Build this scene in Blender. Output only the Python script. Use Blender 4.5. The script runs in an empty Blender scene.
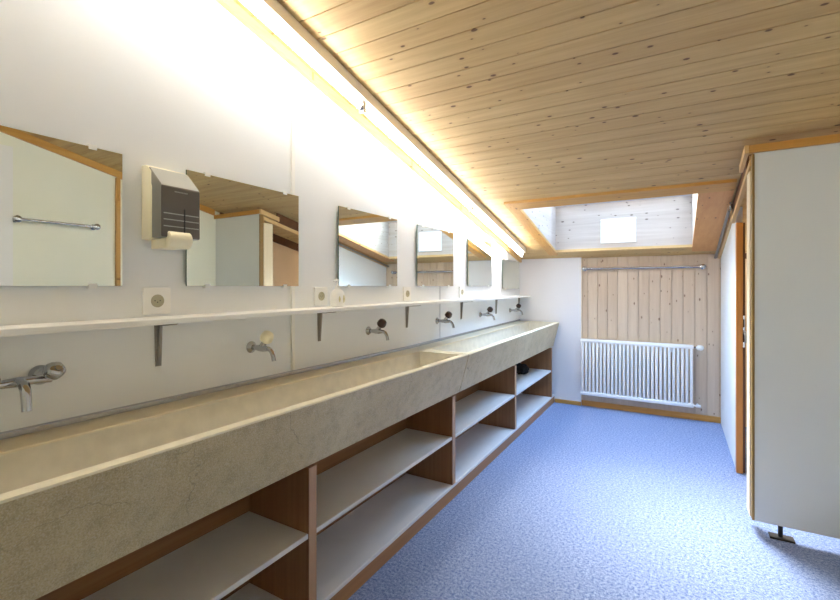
import bpy, bmesh, math, random
from mathutils import Vector, Matrix
random.seed(7)
S = bpy.context.scene
COL = S.collection
PI = math.pi

# ------------------------------------------------------------------ helpers
def lin(c):
    f = lambda v: v / 12.92 if v <= .04045 else ((v + .055) / 1.055) ** 2.4
    return tuple(f(v / 255) for v in c) + (1,)

class G:
    """small wrapper for building node trees"""
    def __init__(s, name):
        s.m = bpy.data.materials.new(name); s.m.use_nodes = True
        s.t = s.m.node_tree; s.b = s.t.nodes['Principled BSDF']; s.out = s.t.nodes['Material Output']
    def n(s, kind, **kw):
        x = s.t.nodes.new(kind)
        for k, v in kw.items():
            if k.startswith('i_'):
                key = k[2:]
                x.inputs[int(key) if key.isdigit() else key].default_value = v
            else: setattr(x, k, v)
        return x
    def l(s, a, b): s.t.links.new(a, b)
    def math(s, op, a, b=None, c=None, clamp=False):
        x = s.n('ShaderNodeMath', operation=op); x.use_clamp = clamp
        for i, v in enumerate((a, b, c)):
            if v is None: continue
            if isinstance(v, (int, float)): x.inputs[i].default_value = v
            else: s.l(v, x.inputs[i])
        return x.outputs[0]
    def mix(s, fac, a, b, mode='MIX'):
        x = s.n('ShaderNodeMix', data_type='RGBA', blend_type=mode)
        for i, v in ((0, fac), (6, a), (7, b)):
            if isinstance(v, (int, float, tuple)): x.inputs[i].default_value = v
            else: s.l(v, x.inputs[i])
        return x.outputs[2]
    def noise(s, vec, scale, detail=3, rough=.5):
        x = s.n('ShaderNodeTexNoise'); x.inputs['Scale'].default_value = scale
        x.inputs['Detail'].default_value = detail; x.inputs['Roughness'].default_value = rough
        if vec is not None: s.l(vec, x.inputs['Vector'])
        return x.outputs['Fac']
    def ramp(s, v, a, b):
        x = s.n('ShaderNodeMapRange', clamp=True); s.l(v, x.inputs['Value'])
        x.inputs['From Min'].default_value = a; x.inputs['From Max'].default_value = b
        return x.outputs['Result']
    def bump(s, h, strength=.3, dist=.002):
        x = s.n('ShaderNodeBump'); x.inputs['Strength'].default_value = strength; x.inputs['Distance'].default_value = dist
        s.l(h, x.inputs['Height']); s.l(x.outputs[0], s.b.inputs['Normal'])

def plain(name, rgb, rough=.5, metal=0, var=.04, scale=8, spec=.5, bump=0):
    g = G(name); tc = g.n('ShaderNodeTexCoord').outputs['Object']
    c = lin(rgb); d = tuple(v * (1 - 2.5 * var) for v in c[:3]) + (1,)
    f = g.noise(tc, scale, 4)
    g.l(g.mix(g.ramp(f, .3, .7), d, c), g.b.inputs['Base Color'])
    g.b.inputs['Roughness'].default_value = rough; g.b.inputs['Metallic'].default_value = metal
    g.b.inputs['Specular IOR Level'].default_value = spec
    if bump: g.bump(g.noise(tc, 180, 2), bump, .001)
    return g.m

def wood(name, light, dark, knot, along='X', across='Y', pitch=.11, shift=0, knots=.5, rough=.5, tone=.35, grain=40):
    """boards running along one axis, each with its own tone, grain and knots"""
    g = G(name); tc = g.n('ShaderNodeTexCoord').outputs['Object']
    sp = g.n('ShaderNodeSeparateXYZ'); g.l(tc, sp.inputs[0])
    al, ac = sp.outputs[along], sp.outputs[across]
    ot = sp.outputs[[k for k in 'XYZ' if k not in (along, across)][0]]
    idx = g.math('FLOOR', g.math('DIVIDE', g.math('ADD', ac, shift), pitch))
    wn = g.n('ShaderNodeTexWhiteNoise', noise_dimensions='1D'); g.l(idx, wn.inputs['W'])
    rnd = wn.outputs['Value']
    off = g.math('MULTIPLY', rnd, 37.3)
    def vec(ka, kc, ko):
        v = g.n('ShaderNodeCombineXYZ')
        g.l(g.math('MULTIPLY_ADD', al, ka, off), v.inputs[0]); g.l(g.math('MULTIPLY', ac, kc), v.inputs[1]); g.l(g.math('MULTIPLY', ot, ko), v.inputs[2])
        return v.outputs[0]
    gr = g.noise(vec(1.6, grain, grain), 1.0, 5, .6)
    gr2 = g.noise(vec(5, grain * 4, grain * 4), 1.0, 3, .6)
    f = g.math('MULTIPLY_ADD', g.ramp(gr, .3, .72), .65, g.math('MULTIPLY', gr2, .35))
    f = g.math('ADD', f, g.math('MULTIPLY', g.math('SUBTRACT', rnd, .5), tone), clamp=True)
    col = g.mix(f, lin(light), lin(dark))
    if knots:
        vo = g.n('ShaderNodeTexVoronoi', feature='F1', voronoi_dimensions='2D'); vo.inputs['Scale'].default_value = 1; vo.inputs['Randomness'].default_value = .9
        g.l(vec(7, 14.5, 2), vo.inputs['Vector'])
        sc = g.n('ShaderNodeSeparateColor'); g.l(vo.outputs['Color'], sc.inputs[0])
        rad = g.math('MULTIPLY', g.math('SUBTRACT', sc.outputs[0], 1 - knots), .115 / max(knots, .01))
        k = g.math('SUBTRACT', rad, vo.outputs['Distance'])
        halo = g.ramp(k, -.14, .0); core = g.ramp(k, -.015, .025)
        has = g.math('GREATER_THAN', rad, .02)
        col = g.mix(g.math('MULTIPLY', g.math('MULTIPLY', halo, has), .35), col, lin(dark))
        col = g.mix(g.math('MULTIPLY', g.math('MULTIPLY', core, has), .85), col, lin(knot))
    g.l(col, g.b.inputs['Base Color'])
    g.b.inputs['Roughness'].default_value = rough
    g.bump(gr2, .15, .001)
    return g.m

def emit(name, rgb, strength):
    g = G(name); e = g.n('ShaderNodeEmission'); e.inputs[0].default_value = rgb + (1,); e.inputs[1].default_value = strength
    g.l(e.outputs[0], g.out.inputs[0]); return g.m

# ---- bmesh shapes (all in world or thing-local coordinates)
def bx(bm, x0, x1, y0, y1, z0, z1, bev=0, seg=2, mi=0):
    r = bmesh.ops.create_cube(bm, size=1)['verts']
    bmesh.ops.scale(bm, vec=(x1 - x0, y1 - y0, z1 - z0), verts=r)
    bmesh.ops.translate(bm, vec=((x0 + x1) / 2, (y0 + y1) / 2, (z0 + z1) / 2), verts=r)
    fs = {f for v in r for f in v.link_faces}
    for f in fs: f.material_index = mi
    if bev:
        es = list({e for v in r for e in v.link_edges})
        q = bmesh.ops.bevel(bm, geom=es, offset=bev, segments=seg, profile=.5, affect='EDGES', clamp_overlap=True)
        for f in q['faces']: f.material_index = mi
    return bm

def prism(bm, poly, axis, a0, a1, bev=0):
    """extrude a polygon (2-D points) along one axis between a0 and a1"""
    def P(p, a):
        return {'X': (a, p[0], p[1]), 'Y': (p[0], a, p[1]), 'Z': (p[0], p[1], a)}[axis]
    v0 = [bm.verts.new(P(p, a0)) for p in poly]; v1 = [bm.verts.new(P(p, a1)) for p in poly]
    n = len(poly); fs = [bm.faces.new(v0), bm.faces.new(v1[::-1])]
    for i in range(n): fs.append(bm.faces.new((v0[i], v1[i], v1[(i + 1) % n], v0[(i + 1) % n])))
    bmesh.ops.recalc_face_normals(bm, faces=fs)
    if bev:
        es = list({e for f in fs for e in f.edges})
        bmesh.ops.bevel(bm, geom=es, offset=bev, segments=2, profile=.5, affect='EDGES', clamp_overlap=True)
    return bm

def tube(bm, pts, r, seg=16, cap=True):
    """round bar along a polyline; r is one radius or one per point"""
    pts = [Vector(p) for p in pts]; rs = r if isinstance(r, (list, tuple)) else [r] * len(pts)
    rings = []; prev = None
    for i, p in enumerate(pts):
        a = pts[max(i - 1, 0)]; b = pts[min(i + 1, len(pts) - 1)]
        t = (b - a).normalized()
        if prev is None:
            u = t.orthogonal().normalized()
        else:
            u = (prev - t * prev.dot(t)).normalized()
        prev = u; w = t.cross(u)
        rings.append([bm.verts.new(p + (u * math.cos(k * 2 * PI / seg) + w * math.sin(k * 2 * PI / seg)) * rs[i]) for k in range(seg)])
    fs = []
    for a, b in zip(rings, rings[1:]):
        for k in range(seg):
            fs.append(bm.faces.new((a[k], a[(k + 1) % seg], b[(k + 1) % seg], b[k])))
    if cap:
        fs.append(bm.faces.new(rings[0][::-1])); fs.append(bm.faces.new(rings[-1]))
    bmesh.ops.recalc_face_normals(bm, faces=fs)
    return bm

def lathe(bm, prof, origin=(0, 0, 0), axis=(0, 0, 1), seg=24):
    """turn (radius, height) pairs about an axis"""
    ax = Vector(axis).normalized(); o = Vector(origin)
    return tube_prof(bm, [(o + ax * h, r) for r, h in prof], ax, seg)
def tube_prof(bm, pr, ax, seg):
    u = ax.orthogonal().normalized(); w = ax.cross(u); rings = []; fs = []
    for p, r in pr:
        r = max(r, 1e-4)
        rings.append([bm.verts.new(p + (u * math.cos(k * 2 * PI / seg) + w * math.sin(k * 2 * PI / seg)) * r) for k in range(seg)])
    for a, b in zip(rings, rings[1:]):
        for k in range(seg): fs.append(bm.faces.new((a[k], a[(k + 1) % seg], b[(k + 1) % seg], b[k])))
    fs.append(bm.faces.new(rings[0][::-1])); fs.append(bm.faces.new(rings[-1]))
    bmesh.ops.recalc_face_normals(bm, faces=fs)
    return bm

ORG = {}
def B(): return bmesh.new()
def obj(name, bm, mats, parent=None, at=None, smooth=False):
    """link bm as ONE mesh object. bm is in the coordinates of the parent's thing when parent is given"""
    me = bpy.data.meshes.new(name); bm.normal_update(); bm.to_mesh(me); bm.free()
    for m in (mats if isinstance(mats, (list, tuple)) else [mats]): me.materials.append(m)
    if smooth:
        me.polygons.foreach_set('use_smooth', [True] * len(me.polygons))
        me.set_sharp_from_angle(angle=math.radians(40))
    o = bpy.data.objects.new(name, me); COL.objects.link(o)
    if parent is not None:
        o.parent = parent
        if at is not None: o.location = at
    elif at is not None:
        me.transform(Matrix.Translation(-Vector(at))); o.location = at
    return o
def tag(o, label, cat, group=None):
    o['label'] = label; o['category'] = cat
    if group: o['group'] = group
    return o
def thing(name, label, cat, loc=(0, 0, 0), group=None):
    o = bpy.data.objects.new(name, None); o.empty_display_size = .1; COL.objects.link(o); o.location = loc
    return tag(o, label, cat, group)
def struct(name, bm, mats, label, cat, parent=None, smooth=False):
    o = obj(name, bm, mats, parent, smooth=smooth); o['kind'] = 'structure'
    if parent is None: o['label'] = label; o['category'] = cat
    return o
def sroot(name, label, cat):
    o = bpy.data.objects.new(name, None); COL.objects.link(o); o['kind'] = 'structure'; o['label'] = label; o['category'] = cat
    return o
def dup(root, loc, label):
    r = root.copy(); COL.objects.link(r); r.location = loc; r['label'] = label
    for ch in list(root.children):
        c = ch.copy(); COL.objects.link(c); c.parent = r
        for q in list(ch.children):
            d = q.copy(); COL.objects.link(d); d.parent = c
    return r

# ------------------------------------------------------------------ the room's measures
D = 5.41                      # back wall
PY = 3.085
XR, XN = 2.09, 2.80           # right wall of the passage, right wall of the near part
YF = -1.30                    # wall behind the camera
K = .2195                     # slope of the roof
def zc(y): return 1.73 + K * (D - y)
HX0, HX1, HY0, HY1 = .51, 1.835, 3.76, 5.10   # skylight opening

# ------------------------------------------------------------------ materials
M = {}
M['paint'] = plain('wall paint', (235, 238, 240), .55, var=.012, scale=3)
M['paint_near'] = plain('near wall paint', (250, 251, 236), .55, var=.012, scale=3)
M['white_board'] = plain('white coated board', (226, 227, 232), .45, var=.012, scale=3)
M['shelf_white'] = plain('white laminate', (222, 222, 224), .4, var=.02, scale=5)
M['grey_panel'] = plain('pale grey laminate', (222, 226, 225), .5, var=.01, scale=2)
M['ceil_wood'] = wood('pine ceiling boards', (216, 184, 126), (186, 148, 92), (86, 52, 24), 'X', 'Y', .1105, -1.555 + .1105 * 20, .42, .55, tone=.45, grain=30)
M['back_wood'] = wood('pine wall boards', (214, 196, 174), (194, 172, 148), (104, 68, 44), 'Z', 'X', .106, -.7, .45, .55, tone=.5, grain=30)
M['reveal_wood'] = wood('pine shaft boards', (204, 194, 184), (182, 169, 157), (80, 62, 52), 'X', 'Z', .12, 0, .6, .5)
M['reveal_side'] = wood('pine shaft side boards', (204, 194, 184), (182, 169, 157), (80, 62, 52), 'Y', 'Z', .12, 0, .6, .5)
M['trim'] = wood('honey pine trim', (212, 162, 84), (188, 130, 54), (96, 54, 18), 'X', 'Y', 3, 1, .4, .4, grain=60)
M['trim_y'] = wood('honey pine trim lengthwise', (212, 162, 84), (188, 130, 54), (96, 54, 18), 'Y', 'X', 3, 1, .4, .4, grain=60)
M['trim_z'] = wood('honey pine trim upright', (206, 158, 84), (182, 128, 58), (96, 54, 18), 'Z', 'X', 3, 1, .35, .4, grain=60)
M['pale_y'] = wood('pale pine batten', (222, 188, 134), (204, 164, 106), (130, 90, 50), 'Y', 'X', 3, 1, .3, .5, grain=50)
M['pale_z'] = wood('pale pine post', (240, 226, 200), (230, 210, 176), (120, 80, 40), 'Z', 'X', 3, 1, 0, .5, grain=60)
M['board_y'] = wood('wide pine board', (222, 166, 104), (202, 138, 78), (92, 52, 22), 'Y', 'X', 3, 1, .2, .5, grain=26)
M['frame_orange'] = wood('orange stained door frame', (204, 136, 58), (176, 106, 38), (90, 46, 14), 'Z', 'X', 3, 1, 0, .35, grain=60)
M['cab_wood'] = wood('brown oak veneer upright', (148, 106, 70), (116, 78, 46), (70, 40, 20), 'Z', 'X', 3, 1, 0, .45, grain=50)
M['cab_wood_y'] = wood('brown oak veneer lengthwise', (150, 108, 68), (118, 80, 44), (70, 40, 20), 'Y', 'Z', 3, 1, 0, .45, grain=50)
M['olive_edge'] = plain('olive brown edging', (150, 118, 62), .45, var=.05)
M['lit_edge'] = wood('oak edge toned as lit', (192, 158, 126), (168, 132, 100), (70, 40, 20), 'Z', 'X', 3, 1, 0, .4, grain=50)  # paler oak: light caught on the divider fronts, put into the colour
M['plinth_wood'] = wood('oak plinth', (176, 132, 88), (146, 104, 64), (70, 40, 20), 'Y', 'Z', 3, 1, 0, .45, grain=50)
M['dark_wood'] = plain('dark brown wood', (104, 62, 32), .45, var=.1, scale=12)
M['pink_wall'] = plain('beige pink wall', (212, 184, 152), .6, var=.02, scale=4)
M['white_plastic'] = plain('white plastic', (240, 240, 236), .35, var=.005)
M['cream_plastic'] = plain('cream plastic', (240, 234, 206), .35, var=.01)
M['ivory_ins'] = plain('ivory socket insert', (178, 172, 146), .4, var=.02)
M['grey_plastic'] = plain('smoky grey plastic', (104, 98, 92), .22, var=.02)
M['grey_pale'] = plain('light grey plastic', (152, 154, 146), .35, var=.01)
M['grey_side'] = plain('mid grey plastic', (136, 134, 128), .35, var=.01)
M['dark'] = plain('dark plastic', (30, 28, 28), .5)
M['black'] = plain('black cloth', (22, 21, 24), .85, var=.15, scale=60, bump=.6)
M['chrome'] = plain('chrome', (184, 185, 188), .08, 1, var=.01)
M['steel'] = plain('brushed steel', (190, 192, 198), .24, 1, var=.04, scale=30)
M['iron'] = plain('grey painted iron', (156, 150, 142), .45, .5, var=.04)
M['knob_brown'] = plain('brown knob plastic', (66, 44, 34), .25, var=.06)
M['rad_white'] = plain('radiator enamel', (240, 240, 238), .35, var=.005)
M['lamp_body'] = plain('lamp body enamel', (236, 229, 212), .5, var=.01)
M['tubeglow'] = emit('lit fluorescent tube', (1.0, .995, .975), 16.5)
M['seam'] = plain('grey joint strip', (190, 192, 198), .5)
M['paper'] = plain('blank white sheet', (250, 250, 250), .6, var=.0)

def mk_mirror():
    g = G('mirror silver'); tc = g.n('ShaderNodeTexCoord').outputs['Object']
    g.l(g.mix(g.noise(tc, 3, 2), lin((230, 233, 224)), lin((235, 238, 229))), g.b.inputs['Base Color'])
    g.b.inputs['Metallic'].default_value = 1; g.b.inputs['Roughness'].default_value = .012
    return g.m
M['mirror'] = mk_mirror()
M['mirror_edge'] = plain('green glass edge', (70, 104, 84), .15, var=.05)

def mk_carpet():
    g = G('blue speckled carpet'); tc = g.n('ShaderNodeTexCoord').outputs['Object']
    a = g.noise(tc, 70, 3, .75); b = g.noise(tc, 170, 2, .6); c = g.noise(tc, 1.4, 3)
    f = g.ramp(g.math('MULTIPLY_ADD', a, .6, g.math('MULTIPLY', b, .4)), .40, .60)
    col = g.mix(f, lin((74, 98, 148)), lin((164, 176, 206)))
    col = g.mix(g.math('MULTIPLY', g.ramp(c, .35, .75), .16), col, lin((96, 116, 160)))
    g.l(col, g.b.inputs['Base Color']); g.b.inputs['Roughness'].default_value = .95
    g.b.inputs['Specular IOR Level'].default_value = .1
    g.b.inputs['Sheen Weight'].default_value = .15
    g.bump(g.math('ADD', a, b), .8, .006)
    return g.m
M['carpet'] = mk_carpet()

def mk_stone():
    g = G('speckled cast stone'); tc = g.n('ShaderNodeTexCoord').outputs['Object']
    big = g.noise(tc, 2.2, 5, .6); mid = g.noise(tc, 17, 5, .7); fine = g.noise(tc, 240, 2, .6)
    col = g.mix(g.ramp(big, .32, .7), lin((206, 192, 156)), lin((188, 170, 128)))
    col = g.mix(g.math('MULTIPLY', g.ramp(mid, .46, .72), .6), col, lin((154, 140, 106)))
    col = g.mix(g.math('MULTIPLY', g.ramp(fine, .5, .68), .4), col, lin((222, 218, 204)))
    col = g.mix(g.math('MULTIPLY', g.ramp(fine, .46, .34), .3), col, lin((120, 112, 94)))
    # hairline cracks
    vo = g.n('ShaderNodeTexVoronoi', feature='DISTANCE_TO_EDGE'); vo.inputs['Scale'].default_value = 2.1
    wv = g.n('ShaderNodeVectorMath', operation='ADD'); g.l(tc, wv.inputs[0])
    nz = g.n('ShaderNodeTexNoise'); nz.inputs['Scale'].default_value = 5; nz.inputs['Detail'].default_value = 4; g.l(tc, nz.inputs['Vector'])
    sv = g.n('ShaderNodeVectorMath', operation='SCALE'); g.l(nz.outputs['Color'], sv.inputs[0]); sv.inputs['Scale'].default_value = .35
    g.l(sv.outputs[0], wv.inputs[1]); g.l(wv.outputs[0], vo.inputs['Vector'])
    cr = g.math('MULTIPLY', g.ramp(vo.outputs['Distance'], .006, .0), g.ramp(g.noise(tc, 2.3, 2), .52, .6))
    col = g.mix(g.math('MULTIPLY', cr, .6), col, lin((84, 76, 60)))
    g.l(col, g.b.inputs['Base Color']); g.b.inputs['Roughness'].default_value = .5
    g.bump(mid, .12, .002)
    return g.m
M['stone'] = mk_stone()
M['stone_in'] = plain('pale worn stone inside', (222, 217, 202), .45, var=.05, scale=18)
M['ledge'] = plain('smooth beige stone ledge', (216, 206, 180), .5, var=.04, scale=14)
M['rim'] = plain('worn pale stone rim', (224, 218, 196), .5, var=.05, scale=40)

def mk_glass():
    g = G('skylight glass')
    tr = g.n('ShaderNodeBsdfTransparent'); gl = g.n('ShaderNodeBsdfGlossy'); gl.inputs['Roughness'].default_value = .01
    fr = g.n('ShaderNodeFresnel'); fr.inputs[0].default_value = 1.45
    ms = g.n('ShaderNodeMixShader'); g.l(fr.outputs[0], ms.inputs[0]); g.l(tr.outputs[0], ms.inputs[1]); g.l(gl.outputs[0], ms.inputs[2])
    tr.inputs[0].default_value = (.95, .97, .96, 1)
    g.l(ms.outputs[0], g.out.inputs[0]); return g.m
M['glass'] = mk_glass()

# ------------------------------------------------------------------ setting
bm = B(); bx(bm, -.1, XN + .1, YF - .1, D + .1, -.1, 0)
struct('floor', bm, M['carpet'], 'blue speckled carpet floor', 'floor')

bm = B()
y = 1.555 - .1105 * 27
gap, th = .005, .014
while y < D:
    y0, y1 = max(y + gap / 2, YF), min(y + .1105 - gap / 2, D)
    if y1 > y0:
        cuts = [y0] + [c for c in (HY0, HY1) if y0 < c < y1] + [y1]
        for a, b in zip(cuts, cuts[1:]):
            inside = HY0 - 1e-6 <= a and b <= HY1 + 1e-6
            for xa, xb in (((0, HX0), (HX1, XN)) if inside else ((0, XN),)):
                prism(bm, [(a, zc(a)), (b, zc(b)), (b, zc(b) + th), (a, zc(a) + th)], 'X', xa, xb)
    y += .1105
# roof deck above the boards, with the skylight's hole
e_ = .031
for xa, xb, a, b in ((-.1, XN + .1, YF - .1, HY0 - e_), (-.1, XN + .1, HY1 + e_, D + .1), (-.1, HX0 - e_, HY0 - e_, HY1 + e_), (HX1 + e_, XN + .1, HY0 - e_, HY1 + e_)):
    prism(bm, [(a, zc(a) + th), (b, zc(b) + th), (b, zc(b) + .16), (a, zc(a) + .16)], 'X', xa, xb)
struct('ceiling', bm, M['ceil_wood'], 'sloping ceiling of knotty pine boards', 'ceiling')

def gable(x0, x1, y0, y1, drop=0, z0=0):
    b = B(); prism(b, [(y0, z0), (y1, z0), (y1, zc(y1) - drop), (y0, zc(y0) - drop)], 'X', x0, x1); return b
struct('wall_left', gable(-.1, 0, YF - .1, D + .1), M['paint'], 'white painted wall behind the mirrors', 'wall')
struct('wall_right_near', gable(XN, XN + .1, YF - .1, D + .1), M['paint_near'], 'pale wall seen reflected in the mirrors', 'wall')
struct('wall_right_far', gable(XR, XR + .04, 4.09, D, .02), M['paint'], 'white wall between the door and the wood-clad end wall', 'wall')
bm = B(); bx(bm, -.1, XN + .1, YF - .1, YF, 0, zc(YF))
struct('wall_front', bm, M['paint_near'], 'plain wall behind the viewer', 'wall')

bm = B(); bx(bm, -.1, XN + .1, D + .012, D + .1, 0, 1.73)
x = .7
while x < XR + .04:                       # upright pine boards with grooves between
    bx(bm, x + .0025, x + .1035, D, D + .0125, 0, 1.728, .0015, 1); x += .106
struct('wall_back', bm, M['back_wood'], 'end wall clad in upright pine boards', 'wall')
bm = B(); bx(bm, 0, .737, D - .03, D + .0125, 0, zc(D - .03) - .002)
struct('wall_back_panel', bm, M['white_board'], 'white panel on the left of the end wall', 'wall')
struct('wall_cubicle_side', gable(XN - .012, XN, PY + .045, D - .02), M['pink_wall'], 'beige side wall inside the cubicle', 'wall')
bm = B(); bx(bm, XR + .04, XN, D - .02, D + .0125, 0, 1.73)
struct('wall_back_cubicle', bm, M['pink_wall'], 'beige wall inside the cubicle', 'wall')

bm = B(); bx(bm, .737, XR, D - .016, D, 0, .062, .003, 1)
struct('baseboard_back', bm, M['trim'], 'honey pine skirting below the radiator', 'baseboard')
bm = B(); bx(bm, .436, .737, D - .046, D - .03, 0, .045, .003, 1)
struct('baseboard_back_panel', bm, M['trim'], 'low pine skirting under the white panel', 'baseboard')

# battens and ceiling trims (they follow the roof slope)
def sloped(x0, x1, y0, y1, t0, t1):
    b = B(); prism(b, [(y0, zc(y0) - t1), (y1, zc(y1) - t1), (y1, zc(y1) - t0), (y0, zc(y0) - t0)], 'X', x0, x1); return b
struct('trim_1', sloped(0, .028, YF, D - .03, 0, .043), M['pale_y'], 'pale pine batten where the mirror wall meets the ceiling', 'trim')
struct('trim_2', sloped(XR - .022, XR, 4.09, D, 0, .05), M['pale_y'], 'pine batten along the top of the white right wall', 'trim')
struct('trim_3', sloped(XN - .025, XN, YF, 3.058, 0, .06), M['trim_y'], 'honey pine batten along the top of the near right wall', 'trim')
struct('trim_4', sloped(XN - .03, XN - .012, 3.13, D - .021, 0, .1), M['dark_wood'], 'dark batten at the top of the cubicle wall', 'trim')
bm = B(); bx(bm, XR + .04, XN, D - .04, D - .02, 1.67, 1.725)
struct('trim_5', bm, M['dark_wood'], 'dark batten on the cubicle back wall', 'trim')
# white cover strips over the wall joints
bm = B(); bx(bm, 0, .012, 1.592, 1.614, .97, 2.245, .002, 1)
for z in (2.23, 1.92, 1.02): tube(bm, [(.011, 1.603, z), (.0135, 1.603, z)], .004, 8)
struct('trim_6', bm, M['white_plastic'], 'white cover strip over the wall joint behind the second mirror', 'trim')
bm = B(); bx(bm, 0, .003, 3.224, 3.230, .97, 2.0)
struct('trim_7', bm, M['seam'], 'thin strip over the wall joint behind the fourth mirror', 'trim')
# thin aluminium edge where the white panel meets the boards
bm = B(); bx(bm, .7372, .741, D - .031, D - .001, .062, 1.72)
struct('trim_8', bm, M['pale_z'], 'narrow edge strip of the white panel', 'trim')

# ------------------------------------------------------------------ skylight
win = sroot('window_1', 'skylight in a pine-lined shaft above the radiator', 'skylight')
H = .50
def zt(y): return zc(y) + H
w = .03
bm = B(); prism(bm, [(HX0 - w, zc(HY1) + th), (HX1 + w, zc(HY1) + th), (HX1 + w, zt(HY1)), (HX0 - w, zt(HY1))], 'Y', HY1, HY1 + w)
struct('shaft_back', bm, M['reveal_wood'], '', '', win)
bm = B(); prism(bm, [(HX0 - w, zc(HY0) + th), (HX1 + w, zc(HY0) + th), (HX1 + w, zt(HY0)), (HX0 - w, zt(HY0))], 'Y', HY0 - w, HY0)
struct('shaft_front', bm, M['reveal_wood'], '', '', win)
for xa in (HX0 - w, HX1):
    b = B(); prism(b, [(HY0, zc(HY0) + th), (HY1, zc(HY1) + th), (HY1, zt(HY1)), (HY0, zt(HY0))], 'X', xa, xa + w)
    struct('shaft_side', b, M['reveal_side'], '', '', win)
# sash and pane
def slopebox(b, x0, x1, y0, y1, t0, t1):
    prism(b, [(y0, zc(y0) + t0), (y1, zc(y1) + t0), (y1, zc(y1) + t1), (y0, zc(y0) + t1)], 'X', x0, x1)
bm = B()
for a in ((HX0 - .06, HX0 + .035, HY0 - .06, HY1 + .06), (HX1 - .035, HX1 + .06, HY0 - .06, HY1 + .06),
          (HX0 + .035, HX1 - .035, HY0 - .06, HY0 + .035), (HX0 + .035, HX1 - .035, HY1 - .035, HY1 + .06)):
    slopebox(bm, *a, H, H + .05)
sash = struct('sash', bm, M['white_board'], '', '', win)
bm = B(); slopebox(bm, HX0 + .035, HX1 - .035, HY0 + .035, HY1 - .035, H + .02, H + .026)
struct('pane', bm, M['glass'], '', '', sash)
# architraves on the ceiling round the opening
bm = B(); slopebox(bm, .415, HX0, HY0 - .14, HY1 + .10, -.02, 0)
struct('architrave', bm, M['trim_y'], '', '', win)
bm = B(); slopebox(bm, HX0, 2.05, HY0 - .14, HY0, -.022, 0)
struct('architrave', bm, M['trim'], '', '', win)
bm = B(); slopebox(bm, HX0, HX1, HY1, HY1 + .045, -.012, 0)
struct('architrave', bm, M['pale_y'], '', '', win)
bm = B(); slopebox(bm, HX1, 2.05, HY0, HY1 + .14, -.016, 0)
wb = struct('side_board', bm, M['board_y'], '', '', win)
# blank sheet on the shaft's back face
bm = B(); bx(bm, .99, 1.335, HY1 - .014, HY1, 1.862, 2.12, .003, 1)
tag(obj('blank_panel', bm, M['paper'], at=(1.16, HY1 - .007, 1.862)), 'blank white rectangular panel on the back face of the skylight shaft', 'panel')

# ------------------------------------------------------------------ shelving under the troughs
cab = thing('shelving_unit', 'long low open shelving with white shelves and brown dividers under the stone troughs', 'shelves', (.25, 2.6, 0))
def part(name, b, m, root, smooth=False, at=None):
    b.transform(Matrix.Translation(-Vector(root.location))) if at is None else None
    return obj(name, b, m, root, smooth=smooth)
DIV = [(-.012, .03), (1.285, 1.327), (2.585, 2.627), (3.873, 3.915)]
CX = .432
b = B(); bx(b, .055, .075, .03, 5.20, .095, .672); part('back_panel', b, M['cab_wood_y'], cab)
b = B(); bx(b, CX - .022, CX - .002, -.012, D - .032, 0, .074, .001, 1); part('plinth', b, M['plinth_wood'], cab)
b = B(); bx(b, .055, CX, -.012, D - .05, .074, .095, .0015, 1); part('bottom_board', b, M['shelf_white'], cab)
ends = DIV + [(5.215, 5.235)]
for a, c in ends[:-1]:
    b = B(); bx(b, .055, CX - .002, a, c, .095, .672); dv = part('divider', b, M['cab_wood'], cab)
    b = B(); bx(b, CX - .0019, CX, a, c, .0955, .6715); b.transform(Matrix.Translation(-Vector(cab.location))); obj('lit_edge', b, M['lit_edge'], dv)['label'] = 'front edge strip coloured paler, as if lit'  # thin added strip carrying the lit tone of the front edge
b = B(); bx(b, .055, CX, 5.215, 5.255, .095, .672, .001, 1); part('end_panel', b, M['cab_wood'], cab)
for (a0, a1), (c0, c1) in zip(ends, ends[1:]):
    b = B(); bx(b, .075, CX - .003, a1 + .001, c0 - .001, .391, .411, .0015, 1); part('shelf', b, M['shelf_white'], cab)

# small black bundle in the last bay
b = B()
bmesh.ops.create_icosphere(b, subdivisions=4, radius=1)
from mathutils import noise as NZ
for v in b.verts:
    n = v.co.normalized()
    r = 1 + .16 * NZ.noise(n * 2.6) + .10 * NZ.noise(n * 6.5 + Vector((3, 1, 2))) - .18 * math.exp(-((n.x - .1) / .18) ** 2)
    p = n * r
    v.co = Vector((p.x * .085, p.y * .075, max(p.z, -.8) * .066 + .0528))
b.transform(Matrix.Translation((.19, 4.83, .412)))
tag(obj('cloth_bundle', b, M['black'], at=(.19, 4.83, .412), smooth=True), 'small crumpled black bundle on the middle shelf in the farthest bay', 'bundle')

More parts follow.
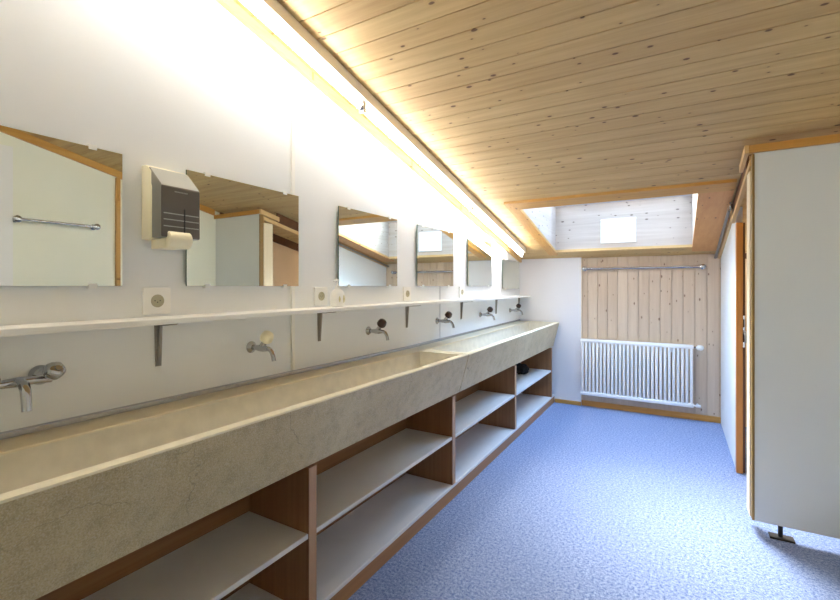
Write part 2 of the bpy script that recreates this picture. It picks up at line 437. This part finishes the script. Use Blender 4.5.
# ------------------------------------------------------------------ stone troughs
def trough(y0, y1, z0, z1, label):
    t = thing('stone_trough', label, 'trough', (.2, (y0 + y1) / 2, .674), 'stone wash troughs')
    zr = lambda y: z0 + (z1 - z0) * (y - y0) / (y1 - y0)
    bot = .676
    # cross-sections: outer skin and hollow
    def ring(y, pts): return [(p[0], y, p[1]) for p in pts]
    b = B(); e = .045
    def outer(y):
        z = zr(y) - .006
        return [(.418, bot), (.489, z), (.447, z), (.132, z), (.004, z), (.004, bot)]
    def hollow(y, lift=0):
        z = zr(y) - .006
        return [(.447, z), (.402, bot + .07), (.16, bot + .07), (.132, z)]
    ya, yb = y0 + e, y1 - e
    V = lambda y, p: b.verts.new((p[0], y, p[1]))
    o0 = [V(y0, p) for p in outer(y0)]; o1 = [V(y1, p) for p in outer(y1)]
    h0 = [V(ya, p) for p in hollow(ya)]; h1 = [V(yb, p) for p in hollow(yb)]
    for h, s in ((h0, 1), (h1, -1)):
        for k in (1, 2): h[k].co.y += s * .02
    F = b.faces.new
    F(o0); F(o1[::-1])
    F((o0[0], o1[0], o1[1], o0[1])); F((o0[5], o1[5], o1[0], o0[0])); F((o0[4], o1[4], o1[5], o0[5]))
    # top surface around the hollow
    F((o0[1], o1[1], o1[2], h1[0], h0[0], o0[2])); F((o0[3], h0[3], h1[3], o1[3], o1[4], o0[4]))
    F((o0[2], h0[0], h0[3], o0[3])); F((o1[2], o1[3], h1[3], h1[0]))
    # hollow
    ins = [F((h0[k], h0[k + 1], h1[k + 1], h1[k])) for k in range(3)] + [F((h0[0], h0[1], h0[2], h0[3])), F((h1[0], h1[1], h1[2], h1[3]))]
    for f in ins: f.material_index = 1
    bmesh.ops.recalc_face_normals(b, faces=b.faces[:])
    part('basin', b, [M['stone'], M['stone_in']], t)
    # worn pale rim cast along the front and the two ends
    b = B()
    prism_y = lambda x0, x1, a0, a1: [b.verts.new(p) for p in ((x0, a0, zr(a0) - .006), (x1, a0, zr(a0) - .006), (x1, a1, zr(a1) - .006), (x0, a1, zr(a1) - .006),
                                                              (x0 + .001, a0, zr(a0)), (x1 - .002, a0, zr(a0)), (x1 - .002, a1, zr(a1)), (x0 + .001, a1, zr(a1)))]
    for x0, x1, a0, a1 in ((.447, .4895, y0, y1), (.1402, .447, y0, y0 + e), (.1402, .447, y1 - e, y1)):
        v = prism_y(x0, x1, a0, a1)
        for q in ((0, 3, 2, 1), (4, 5, 6, 7), (0, 1, 5, 4), (1, 2, 6, 5), (2, 3, 7, 6), (3, 0, 4, 7)): b.faces.new([v[i] for i in q])
    bmesh.ops.recalc_face_normals(b, faces=b.faces[:])
    part('rim', b, M['rim'], t)
    b = B(); v = prism_y(.004, .140, y0, y1)
    for q in ((0, 3, 2, 1), (4, 5, 6, 7), (0, 1, 5, 4), (1, 2, 6, 5), (2, 3, 7, 6), (3, 0, 4, 7)): b.faces.new([v[i] for i in q])
    bmesh.ops.recalc_face_normals(b, faces=b.faces[:]); part('ledge', b, M['ledge'], t)
    b = B(); lathe(b, [(.028, 0), (.028, .003), (.02, .003), (.018, .0015), (0, .0015)], (.285, (y0 + y1) / 2, bot + .0702), seg=20)
    part('drain', b, M['steel'], t)
    return t
trough(.03, 2.712, .957, .940, 'long speckled stone wash trough in the foreground, nearest the viewer')
trough(2.722, D - .043, .940, .966, 'stone wash trough at the far end, against the white end panel')

# steel strip along the wall above the troughs
b = B()
prof = [(.002, .001), (.010, .001), (.009, .017), (.002, .021)]
rows = [[b.verts.new((px, yy, zz + pz)) for px, pz in prof] for yy, zz in ((.03, .957), (2.717, .940), (D - .032, .966))]
for r0, r1 in zip(rows, rows[1:]):
    for i in range(4): b.faces.new((r0[i], r0[(i + 1) % 4], r1[(i + 1) % 4], r1[i]))
b.faces.new(rows[0]); b.faces.new(rows[-1][::-1]); bmesh.ops.recalc_face_normals(b, faces=b.faces[:])
tag(obj('splash_strip', b, M['steel'], at=(.005, 2.7, .957)), 'long narrow steel strip sealing the stone troughs to the wall', 'strip')

# ------------------------------------------------------------------ wall shelf on brackets
sh = thing('wall_shelf', 'long narrow white shelf under the row of mirrors', 'shelf', (0, 2.4, 1.264))
b = B(); bx(b, .001, .147, -.4, D - .032, 1.264, 1.285, .003, 2); part('board', b, M['white_plastic'], sh)
for yb in (.06, .932, 1.80, 2.705, 3.64, 4.534, 5.33):
    b = B()
    prism(b, [(yb - .015, 1.2638), (yb + .015, 1.2638), (yb + .0105, 1.097), (yb - .0105, 1.097)], 'X', .001, .005)
    prism(b, [(.005, 1.10), (.010, 1.10), (.022, 1.250), (.118, 1.258), (.118, 1.2638), (.005, 1.2638)], 'Y', yb - .0045, yb + .0045, .001)
    prism(b, [(.005, yb - .015), (.118, yb - .008), (.118, yb + .008), (.005, yb + .015)], 'Z', 1.2595, 1.2638)
    part('bracket', b, M['iron'], sh)

# ------------------------------------------------------------------ mirrors
def mirror(y0, y1, z0, z1, label):
    y0 *= .9888; y1 *= .9888; yc = (y0 + y1) / 2
    b = B(); bx(b, .013, .019, y0, y1, z0, z1)
    b.normal_update()
    for f in b.faces: f.material_index = 0 if f.normal.x > .9 else 1
    bx(b, .001, .013, y0 + .06, y1 - .06, z0 + .06, z1 - .06, mi=1)
    o = obj('mirror', b, [M['mirror'], M['mirror_edge']], at=(.008, yc, z0))
    tag(o, label, 'mirror', 'wall mirrors above the shelf')
    for yk in (y0 + .09, y1 - .09):
        for zk, s in ((z0, -1), (z1, 1)):
            c = B(); za, zb = sorted((zk + s * .008, zk - s * .008))
            bx(c, .015, .0215, yk - .012, yk + .012, za, zb, .001, 1)
            if True:
                zq, zr_ = sorted((zk + s * .001, zk + s * .008)); bx(c, .001, .016, yk - .012, yk + .012, zq, zr_)
            c.transform(Matrix.Translation((-.008, -yc, -z0))); obj('mirror_clip', c, M['white_plastic'], o)
mirror(.2085, .8085, 1.4, 1.862, 'frameless wall mirror nearest the viewer, cut off by the picture edge, beside the paper dispenser')
mirror(1.045, 1.649, 1.4, 1.862, 'second mirror from the viewer, between the paper dispenser and the soap bottle')
mirror(1.964, 2.583, 1.4, 1.862, 'third mirror from the viewer, just behind the soap bottle')
mirror(2.861, 3.483, 1.4, 1.862, 'fourth mirror from the viewer, showing the skylight and the pine end wall')
mirror(3.799, 4.414, 1.4, 1.86, 'fifth mirror from the viewer, narrow in view, second from the end wall')
mirror(4.765, 5.365, 1.368, 1.70, 'low sixth mirror in the corner, next to the end wall')

# ------------------------------------------------------------------ sockets
def socket():
    t = thing('wall_socket', 'white square wall socket under the gap between the first and second mirrors', 'socket', (0, .924, 1.344), 'wall sockets above the shelf')
    b = B(); bx(b, .001, .012, -.051, .051, -.05, .05, .004, 2); obj('plate', b, M['white_plastic'], t, smooth=True)
    b = B()
    lathe(b, [(.024, 0), (.024, .003), (.0205, .003), (.0195, .0012), (0, .0012)], (.011, 0, 0), (1, 0, 0))
    for dy, dz in ((-.0095, .001), (.0095, .001), (0, -.005)): tube(b, [(.0118, dy, dz), (.0126, dy, dz)], .0028, 8)
    ins = obj('insert', b, M['ivory_ins'], t, smooth=True)
    b = B()
    for dy, dz in ((-.0095, .001), (.0095, .001), (0, -.005)): tube(b, [(.0125, dy, dz), (.0128, dy, dz)], .0022, 8)
    obj('contact_hole', b, M['dark'], ins)
    return t
s0 = socket()
dup(s0, (0, 1.806, 1.344), 'white wall socket directly beside the soap bottle')
dup(s0, (0, 2.702, 1.344), 'white wall socket between the third and fourth mirrors')
dup(s0, (0, 3.643, 1.344), 'farthest white wall socket, between the fourth and fifth mirrors')

# ------------------------------------------------------------------ taps
def tap(knob_mat, label, loc, knob_label=None):
    t = thing('wall_tap', label, 'tap', loc, 'single wall taps above the troughs')
    b = B(); lathe(b, [(.027, .001), (.027, .005), (.021, .012), (.015, .020), (0, .020)], (0, 0, 0), (1, 0, 0)); obj('flange', b, M['chrome'], t, smooth=True)
    b = B(); lathe(b, [(.011, .012), (.012, .04), (.0155, .06), (.016, .085), (.012, .108), (.011, .118), (0, .118)], (0, 0, 0), (1, 0, 0))
    lathe(b, [(.013, 0), (.013, .028), (.010, .036), (0, .036)], (.072, 0, .004), (.75, 0, 1))
    obj('body', b, M['chrome'], t, smooth=True)
    b = B()
    tube(b, [(.108, 0, 0), (.122, 0, -.001), (.133, 0, -.006), (.141, 0, -.016), (.147, 0, -.03), (.153, 0, -.052)], [.0105, .0105, .0105, .010, .0098, .0095])
    obj('spout', b, M['chrome'], t, smooth=True)
    b = B()
    lathe(b, [(.010, 0), (.021, .004), (.024, .010), (.023, .026), (.019, .036), (.012, .040), (0, .041)], (.0935, 0, .033), (.75, 0, 1), 24)
    for v in b.verts:      # eight shallow flutes
        a = Vector((.75, 0, 1)).normalized(); q = v.co - Vector((.0935, 0, .033)); rad = q - a * q.dot(a)
        if rad.length > .015:
            an = math.atan2(rad.y, rad.dot(Vector((1, 0, -.75)).normalized()))
            v.co -= rad * (.06 * (.5 + .5 * math.cos(an * 6)))
    for v in b.verts: v.co = Vector((.0935, 0, .033)) + (v.co - Vector((.0935, 0, .033))) * 1.22
    k = obj('knob', b, knob_mat, t, smooth=True)
    if knob_label: k['label'] = knob_label
    return t
tap(M['cream_plastic'], 'chrome wall tap with a cream-white knob, the only pale-knobbed one', (0, 1.353, 1.118), 'cream-white knob')
t3 = tap(M['knob_brown'], 'chrome wall tap with brown knob under the third mirror, next after the cream-knobbed tap', (0, 2.244, 1.115))
dup(t3, (0, 3.174, 1.115), 'chrome wall tap with brown knob under the fourth mirror')
dup(t3, (0, 4.09, 1.115), 'chrome wall tap with dark knob under the fifth mirror')
dup(t3, (0, 5.00, 1.115), 'farthest chrome wall tap, in the corner under the low sixth mirror')

mx = thing('mixer_tap', 'chrome two-handled mixer tap on the wall nearest the viewer', 'tap', (0, .505, 1.122))
for s in (-1, 1):
    b = B(); lathe(b, [(.030, .001), (.029, .010), (.022, .022), (.015, .030), (.013, .055), (0, .056)], (0, s * .07, .004), (1, 0, 0)); obj('escutcheon', b, M['chrome'], mx, smooth=True)
b = B(); tube(b, [(.055, -.078, 0), (.055, -.04, 0), (.055, 0, 0), (.055, .04, 0), (.055, .078, 0)], [.0145, .012, .015, .012, .0145]); obj('body', b, M['chrome'], mx, smooth=True)
b = B(); tube(b, [(.055, 0, 0), (.08, 0, .002), (.10, 0, -.003), (.112, 0, -.018), (.117, 0, -.04), (.121, 0, -.074)], [.0135, .0135, .0135, .013, .0125, .012]); obj('spout', b, M['chrome'], mx, smooth=True)
for s in (-1, 1):
    b = B(); d = (1, s * .15, .55)
    lathe(b, [(.010, 0), (.013, .010), (.021, .015), (.027, .025), (.028, .036), (.025, .047), (.017, .054), (.009, .055), (.008, .058), (0, .058)], (.06, s * .07, .008), d)
    for v in b.verts:
        a = Vector(d).normalized(); q = v.co - Vector((.06, s * .07, .008)); rad = q - a * q.dot(a)
        if rad.length > .018:
            an = math.atan2(rad.y, rad.z); v.co -= rad * (.08 * (.5 + .5 * math.cos(an * 5)))
    obj('handle', b, M['chrome'], mx, smooth=True)

# ------------------------------------------------------------------ paper dispenser
dp = thing('towel_dispenser', 'cream and smoky grey dispenser on the wall between the first two mirrors', 'dispenser', (0, .945, 1.57))
Y0, Y1 = -.074, .074
b = B(); prism(b, [(.001, 0), (.001, .272), (.028, .272), (.046, .263), (.066, .245), (.066, .002), (.05, 0)], 'Y', Y0, Y1, .004); obj('back_case', b, M['cream_plastic'], dp, smooth=True)
b = B(); prism(b, [(.0665, .004), (.0665, .190), (.048, .225), (.048, .2645), (.058, .258), (.124, .196), (.131, .186), (.132, .008), (.126, .004)], 'Y', Y0 + .002, Y1 - .002, .004)
b.normal_update()
for f in b.faces: f.material_index = 1 if f.calc_center_median().x > .1285 else (2 if abs(f.normal.y) > .8 else 0)
cov = obj('cover', b, [M['grey_pale'], M['grey_plastic'], M['grey_side']], dp, smooth=True); cov['label'] = 'smoky grey front cover'
for zz in (.090, .068, .044):
    b = B(); bx(b, .131, .1335, Y0 + .008, Y1 - .008, zz - .0018, zz + .0018, .0008, 1); obj('rib', b, M['grey_pale'], cov)
b = B(); bx(b, .131, .1342, .008, .013, .022, .112, .0008, 1); obj('sight_slot', b, M['dark'], cov)
b = B()
for k in range(9): bx(b, .131, .1327, -.026 + k * .0055, -.0222 + k * .0055, .169, .173)
obj('embossed_mark', b, M['grey_pale'], cov)
b = B(); bx(b, .03, .12, -.055, .02, -.034, .0, .003, 2); obj('outlet', b, M['cream_plastic'], dp, smooth=True)
b = B(); tube(b, [(.118, -.052, -.002), (.118, -.048, -.002), (.118, .030, -.002), (.118, .034, -.002)], [.028, .032, .032, .028], 28); obj('push_roll', b, M['cream_plastic'], dp, smooth=True)

# ------------------------------------------------------------------ soap bottle
sb = thing('soap_bottle', 'white rounded pump soap bottle standing on the narrow wall shelf', 'bottle', (.072, 1.868, 1.2852))
b = B(); lathe(b, [(.030, 0), (.036, .003), (.040, .02), (.042, .045), (.040, .068), (.032, .086), (.018, .096), (.014, .102), (0, .102)]); obj('bottle_body', b, M['white_plastic'], sb, smooth=True)
b = B(); bx(b, .0395, .0425, -.018, .018, .022, .062, .001, 1)
b.free()
b = B(); lathe(b, [(.0165, .100), (.0165, .114), (.008, .117), (.0055, .119), (.0055, .140), (0, .140)])
obj('collar', b, M['white_plastic'], sb, smooth=True)
b = B(); lathe(b, [(.010, .138), (.0115, .141), (.0115, .150), (.009, .153), (0, .153)])
tube(b, [(0, 0, .147), (.006, -.02, .147), (.010, -.036, .145), (.011, -.04, .139)], [.0065, .006, .005, .0045], 12)
obj('pump_head', b, M['white_plastic'], sb, smooth=True)
# a printed band round the body (faint leaf-like blotches)
b = B(); 
for a0, z0, z1, w_ in ((-.55, .025, .060, .010), (.15, .022, .066, .014), (.62, .030, .055, .009)):
    for s in range(6):
        aa = a0 + (s - 2.5) * w_ / .042 / 5
        hh = math.sin((s + .5) / 6 * PI)
        zm = (z0 + z1) / 2; hz = (z1 - z0) / 2 * hh
        ca, sa = math.cos(aa), math.sin(aa)
        d_ = w_ / 12
        p = [b.verts.new((.0425 * ca - sa * k * d_, .0425 * sa + ca * k * d_, zm + q * hz)) for k, q in ((-1, -1), (1, -1), (1, 1), (-1, 1))]
        p2 = [b.verts.new(v.co * Vector((.985, .985, 1)).x if False else (v.co.x * .975, v.co.y * .975, v.co.z)) for v in p]
        b.faces.new(p); b.faces.new(p2[::-1])
        for i in range(4): b.faces.new((p[i], p2[i], p2[(i + 1) % 4], p[(i + 1) % 4]))
bmesh.ops.recalc_face_normals(b, faces=b.faces[:])
obj('printed_motif', b, plain('faint yellow print', (214, 206, 160), .5, var=.05), sb)

# ------------------------------------------------------------------ fluorescent lamp line
lf = thing('fluorescent_light', 'long line of bare fluorescent tubes on a slim body along the sloping ceiling', 'light', (.17, 2.5, zc(2.5)))
def slp(b, x0, x1, y0, y1, t0, t1): prism(b, [(y0, zc(y0) - t1), (y1, zc(y1) - t1), (y1, zc(y1) - t0), (y0, zc(y0) - t0)], 'X', x0, x1, .003)
b = B(); slp(b, .150, .215, -.98, 4.93, 0, .060); part('body', b, M['lamp_body'], lf)
joints = [-.95, .445, 1.945, 3.445, 4.88]
sl = math.sqrt(1 + K * K)
for a, c in zip(joints, joints[1:]):
    b = B(); ta = lambda y: (.186, y, zc(y) - .103)
    tube(b, [ta(a + .025), ta(c - .025)], .0135, 16)
    tb = part('tube', b, M['tubeglow'], lf, True)
    for e0, e1 in ((a + .012, a + .027), (c - .027, c - .012)):
        b = B(); tube(b, [ta(e0), ta(e1)], .0138, 16)
        b.transform(Matrix.Translation(-Vector(lf.location))); obj('end_cap', b, M['steel'], tb, smooth=True)
for a in joints:
    b = B(); y = a
    prism(b, [(y - .010, zc(y) - .126), (y + .010, zc(y) - .126), (y + .014, zc(y) - .058), (y - .014, zc(y) - .058)], 'X', .168, .204, .002)
    part('tube_holder', b, M['steel'], lf)

# ------------------------------------------------------------------ radiator
rd = thing('radiator', 'white column radiator on the pine end wall below the skylight', 'radiator', (1.29, 5.33, .145))
RX0, RX1, RY = .742, 1.853, 5.325
NT = 28
for k in range(NT):
    b = B(); xx = RX0 + .02 + k * (RX1 - RX0 - .04) / (NT - 1)
    bx(b, xx - .0125, xx + .0125, RY - .024, RY + .024, .166, .772, .0115, 3)
    part('column', b, M['rad_white'], rd, True)
for z0, z1 in ((.146, .186), (.750, .790)):
    b = B(); bx(b, RX0, RX1, RY - .026, RY + .026, z0, z1, .010, 3); part('header', b, M['rad_white'], rd, True)
for xx in (RX0 + .2, RX1 - .2):
    b = B(); bx(b, xx - .012, xx + .012, RY + .012, D - .0005, .70, .74); part('wall_bracket', b, M['rad_white'], rd)
b = B(); tube(b, [(RX1 - .004, RY, .768), (RX1 + .03, RY, .768)], .009, 12); tube(b, [(RX1 + .026, RY, .768), (RX1 + .026, D - .001, .768)], .008, 12)
vv = part('valve', b, M['chrome'], rd, True)
b = B(); lathe(b, [(.016, 0), (.022, .008), (.026, .016), (.027, .045), (.024, .056), (.016, .060), (0, .060)], (RX1 + .03, RY, .768), (.75, -.66, 0)); b.transform(Matrix.Translation(-Vector(rd.location)))
obj('thermostat_head', b, M['white_plastic'], vv, smooth=True)
b = B(); tube(b, [(RX1 - .004, RY, .166), (RX1 + .02, RY, .166), (RX1 + .022, RY, .166), (RX1 + .062, RY, .166)], [.010, .010, .015, .013], 14)
tube(b, [(RX1 + .035, RY, .166), (RX1 + .035, D - .001, .166)], .008, 12)
part('return_valve', b, M['rad_white'], rd, True)

# ------------------------------------------------------------------ towel rails
def towel_rail(p0, p1, wall_dir, label, r=.011, reach=.05):
    p0, p1, wd = Vector(p0), Vector(p1), Vector(wall_dir)
    t = thing('towel_rail', label, 'towel rail', (p0 + p1) / 2, None)
    b = B(); tube(b, [p0, p1], r, 16); part('bar', b, M['chrome'], t, True)
    for p, s in ((p0, 1), (p1, -1)):
        d = (p1 - p0).normalized() * s
        b = B(); q = p + d * .012
        lathe(b, [(.024, -.001), (.024, -.006), (.015, -.014), (.014, -reach + .014), (.025, -reach + .008), (.026, -reach - .016), (.016, -reach - .022), (0, -reach - .022)], q + wd * reach, wd)
        part('mount', b, M['chrome'], t, True)
    return t
towel_rail((.765, D - .05, 1.60), (1.945, D - .05, 1.60), (0, 1, 0), 'chrome towel rail across the pine boards of the end wall', .012)
towel_rail((XN - .06, 1.34, 1.92), (XN - .06, 1.90, 1.92), (1, 0, 0), 'chrome towel rail on the pale wall, seen only in the nearest mirror', .011, .06)

# ------------------------------------------------------------------ near right wall: door seen in the first mirror
d2 = sroot('door_2', 'white door seen at the edge of the nearest mirror', 'door')
b = B(); bx(b, XN - .035, XN, .45, 1.335, 0, 2.475); struct('leaf', b, M['paper'], '', '', d2)
b = B(); bx(b, XN - .03, XN, 2.065, 2.097, 0, zc(2.097) - .06); struct('trim_9', b, M['trim_z'], 'upright pine strip on the near right wall', 'trim')
b = B(); tube(b, [(XN - .036, 2.085, 2.18), (XN - .036, 2.085, 2.27)], .009, 10)
tag(obj('hinge', b, M['trim_z'], at=(XN - .036, 2.085, 2.18), smooth=True), 'brown hinge on the pine strip seen in the nearest mirror', 'hinge')

# ------------------------------------------------------------------ cubicle front: partition panel

pp = thing('partition_panel', 'tall pale grey cubicle panel standing clear of the carpet on a foot', 'partition', (2.43, PY + .02, 0))
b = B(); bx(b, 2.078, XN, PY, PY + .04, .077, 2.165); part('board', b, M['grey_panel'], pp)
b = B(); bx(b, 2.066, 2.078, PY - .004, PY + .044, .077, 2.146, .002, 1); part('edge_strip', b, M['olive_edge'], pp)
b = B(); bx(b, 2.060, 2.082, PY + .0445, PY + .16, .077, zc(PY + .16) - .144, .002, 1); part('post', b, M['pale_z'], pp)
b = B(); bx(b, 2.050, XN, PY - .024, PY - .0045, 2.148, 2.192, .002, 1); part('head_trim', b, M['trim'], pp)
b = B(); bx(b, 2.186, 2.204, PY + .012, PY + .03, .006, .077); tube(b, [(2.195, PY + .021, .004), (2.195, PY + .021, .077)], .011, 12)
foot = part('foot', b, M['dark'], pp)
b = B(); bx(b, 2.145, 2.255, PY - .01, PY + .05, .0005, .012, .003, 2); b.transform(Matrix.Translation(-Vector(pp.location))); obj('foot_plate', b, M['dark'], foot)

# header trims over the cubicle door, following the slope
struct('trim_10', sloped(2.030, 2.0495, PY - .024, 3.31, .052, .098), M['pale_y'], 'short pale trim on the ceiling at the corner of the grey panel', 'trim')
b = sloped(2.060, 2.082, PY + .045, 4.09, .105, .142)
struct('trim_11', b, M['pale_y'], 'sloping pale rail above the cubicle door opening', 'trim')
b = sloped(2.066, 2.080, 3.312, 4.09, .0, .104)
struct('trim_12', b, M['dark_wood'], 'brown board closing the gap above the door rail', 'trim')

cl = thing('unseen_fill_lamp', 'added round fill lamp, out of view inside the cubicle', 'lamp', (2.5, 4.9, zc(4.9) - .02))  # added lamp, unseen, put in to brighten the cubicle interior
b = B(); lathe(b, [(.08, -.012), (.085, .015), (0, .015)], (0, 0, 0), (0, 0, 1)); obj('fill_base', b, M['white_plastic'], cl, smooth=True)
b = B(); lathe(b, [(0, -.062), (.04, -.056), (.065, -.04), (.075, -.0125), (0, -.0122)], (0, 0, 0), (0, 0, 1)); obj('fill_globe', b, emit('fill lamp glow', (1.0, .88, .72), 30), cl, smooth=True)

# door frame at the far side of the opening
dr = sroot('door_1', 'orange stained frame of the cubicle door opening', 'door')
b = B(); bx(b, XR - .004, XR + .036, 4.03, 4.09, 0, zc(4.09) - .145, .002, 1); struct('jamb', b, M['frame_orange'], '', '', dr)
b = B(); bx(b, XR + .036, XR + .052, 4.055, 4.09, 0, zc(4.09) - .145, .001, 1); struct('rebate', b, M['dark_wood'], '', '', dr)
b = B(); bx(b, XR + .034, XR + .050, 4.048, 4.054, .94, 1.18, .001, 1); sp_ = struct('strike_plate', b, M['steel'], '', '', dr)
b = B(); bx(b, XR + .038, XR + .046, 4.045, 4.049, 1.09, 1.15); bx(b, XR + .038, XR + .046, 4.045, 4.049, .98, 1.04); struct('latch_hole', b, M['dark'], '', '', sp_)
b = B(); tube(b, [(XR + .047, 4.05, 1.06), (XR + .047, 4.01, 1.055), (XR + .05, 4.0, 1.03), (XR + .052, 4.0, .98)], .009, 10); struct('lever_handle', b, M['iron'], '', '', dr, True)

# ------------------------------------------------------------------ short rail with bracket at the top of the right wall
cr = thing('ceiling_rail', 'grey metal rail with a bright end bracket along the top of the white right wall', 'rail', (2.045, 4.8, zc(4.8) - .03))
b = B(); tube(b, [(2.045, 4.02, zc(4.02) - .04), (2.045, D - .005, zc(D) - .04)], .011, 12); part('bar', b, M['iron'], cr, True)
b = B(); bx(b, 2.035, 2.055, 3.93, 4.07, zc(4.0) - .075, zc(4.0) - .035, .004, 2); bx(b, 2.04, 2.05, 3.99, 4.01, zc(4.0) - .04, zc(4.0) + .0); part('end_bracket', b, M['chrome'], cr, True)

# ------------------------------------------------------------------ light, camera, colour management
W = bpy.data.worlds.new('sky'); S.world = W; W.use_nodes = True
# bright thin cloud over the eave side of the roof, dimmer blue-white sky elsewhere
wt = W.node_tree; bg = wt.nodes['Background']; bg.inputs[0].default_value = (.66, .77, 1.0, 1)
wc = wt.nodes.new('ShaderNodeTexCoord'); wd_ = wt.nodes.new('ShaderNodeVectorMath'); wd_.operation = 'DOT_PRODUCT'
wd_.inputs[1].default_value = Vector((-.26, .60, .76)).normalized()
def wm(op, a, b):
    x = wt.nodes.new('ShaderNodeMath'); x.operation = op
    for i, v in enumerate((a, b)):
        if isinstance(v, (int, float)): x.inputs[i].default_value = v
        else: wt.links.new(v, x.inputs[i])
    return x.outputs[0]
wt.links.new(wc.outputs['Generated'], wd_.inputs[0])
lobe = wm('POWER', wm('MAXIMUM', wd_.outputs['Value'], 0), 26)
mixc = wt.nodes.new('ShaderNodeMix'); mixc.data_type = 'RGBA'
mixc.inputs[6].default_value = (.38, .61, 1.0, 1); mixc.inputs[7].default_value = (1.0, .97, .93, 1)
low, high = 8.0, 54.0
tot = wm('ADD', wm('MULTIPLY', lobe, high), low)
wt.links.new(wm('DIVIDE', wm('MULTIPLY', lobe, high), tot), mixc.inputs[0])
wt.links.new(mixc.outputs[2], bg.inputs[0]); wt.links.new(tot, bg.inputs[1])

pl = bpy.data.lights.new('skylight portal', 'AREA'); pl.shape = 'RECTANGLE'; pl.size = HX1 - HX0; pl.size_y = (HY1 - HY0) * sl
pl.cycles.is_portal = True
po = bpy.data.objects.new('skylight_portal', pl); COL.objects.link(po)
ym = (HY0 + HY1) / 2; po.location = ((HX0 + HX1) / 2, ym, zc(ym) + H + .10); po.rotation_euler = (-math.atan(K), 0, 0)

cam = bpy.data.cameras.new('camera'); co = bpy.data.objects.new('camera', cam); COL.objects.link(co)
co.location = (1.695, 0, 1.4); co.rotation_euler = (PI / 2, 0, math.radians(30.3))
cam.sensor_width = 36; cam.lens = 36 * 438 / 840; cam.shift_y = -14 / 840; cam.clip_start = .02
S.camera = co
S.view_settings.view_transform = 'Standard'; S.view_settings.look = 'None'; S.view_settings.gamma = 1
S.view_settings.exposure = 1.42; S.view_settings.use_curve_mapping = False
S.cycles.max_bounces = 12; S.cycles.diffuse_bounces = 8; S.cycles.glossy_bounces = 6; S.cycles.transparent_max_bounces = 8
S.cycles.sample_clamp_indirect = 8; S.cycles.use_denoising = True
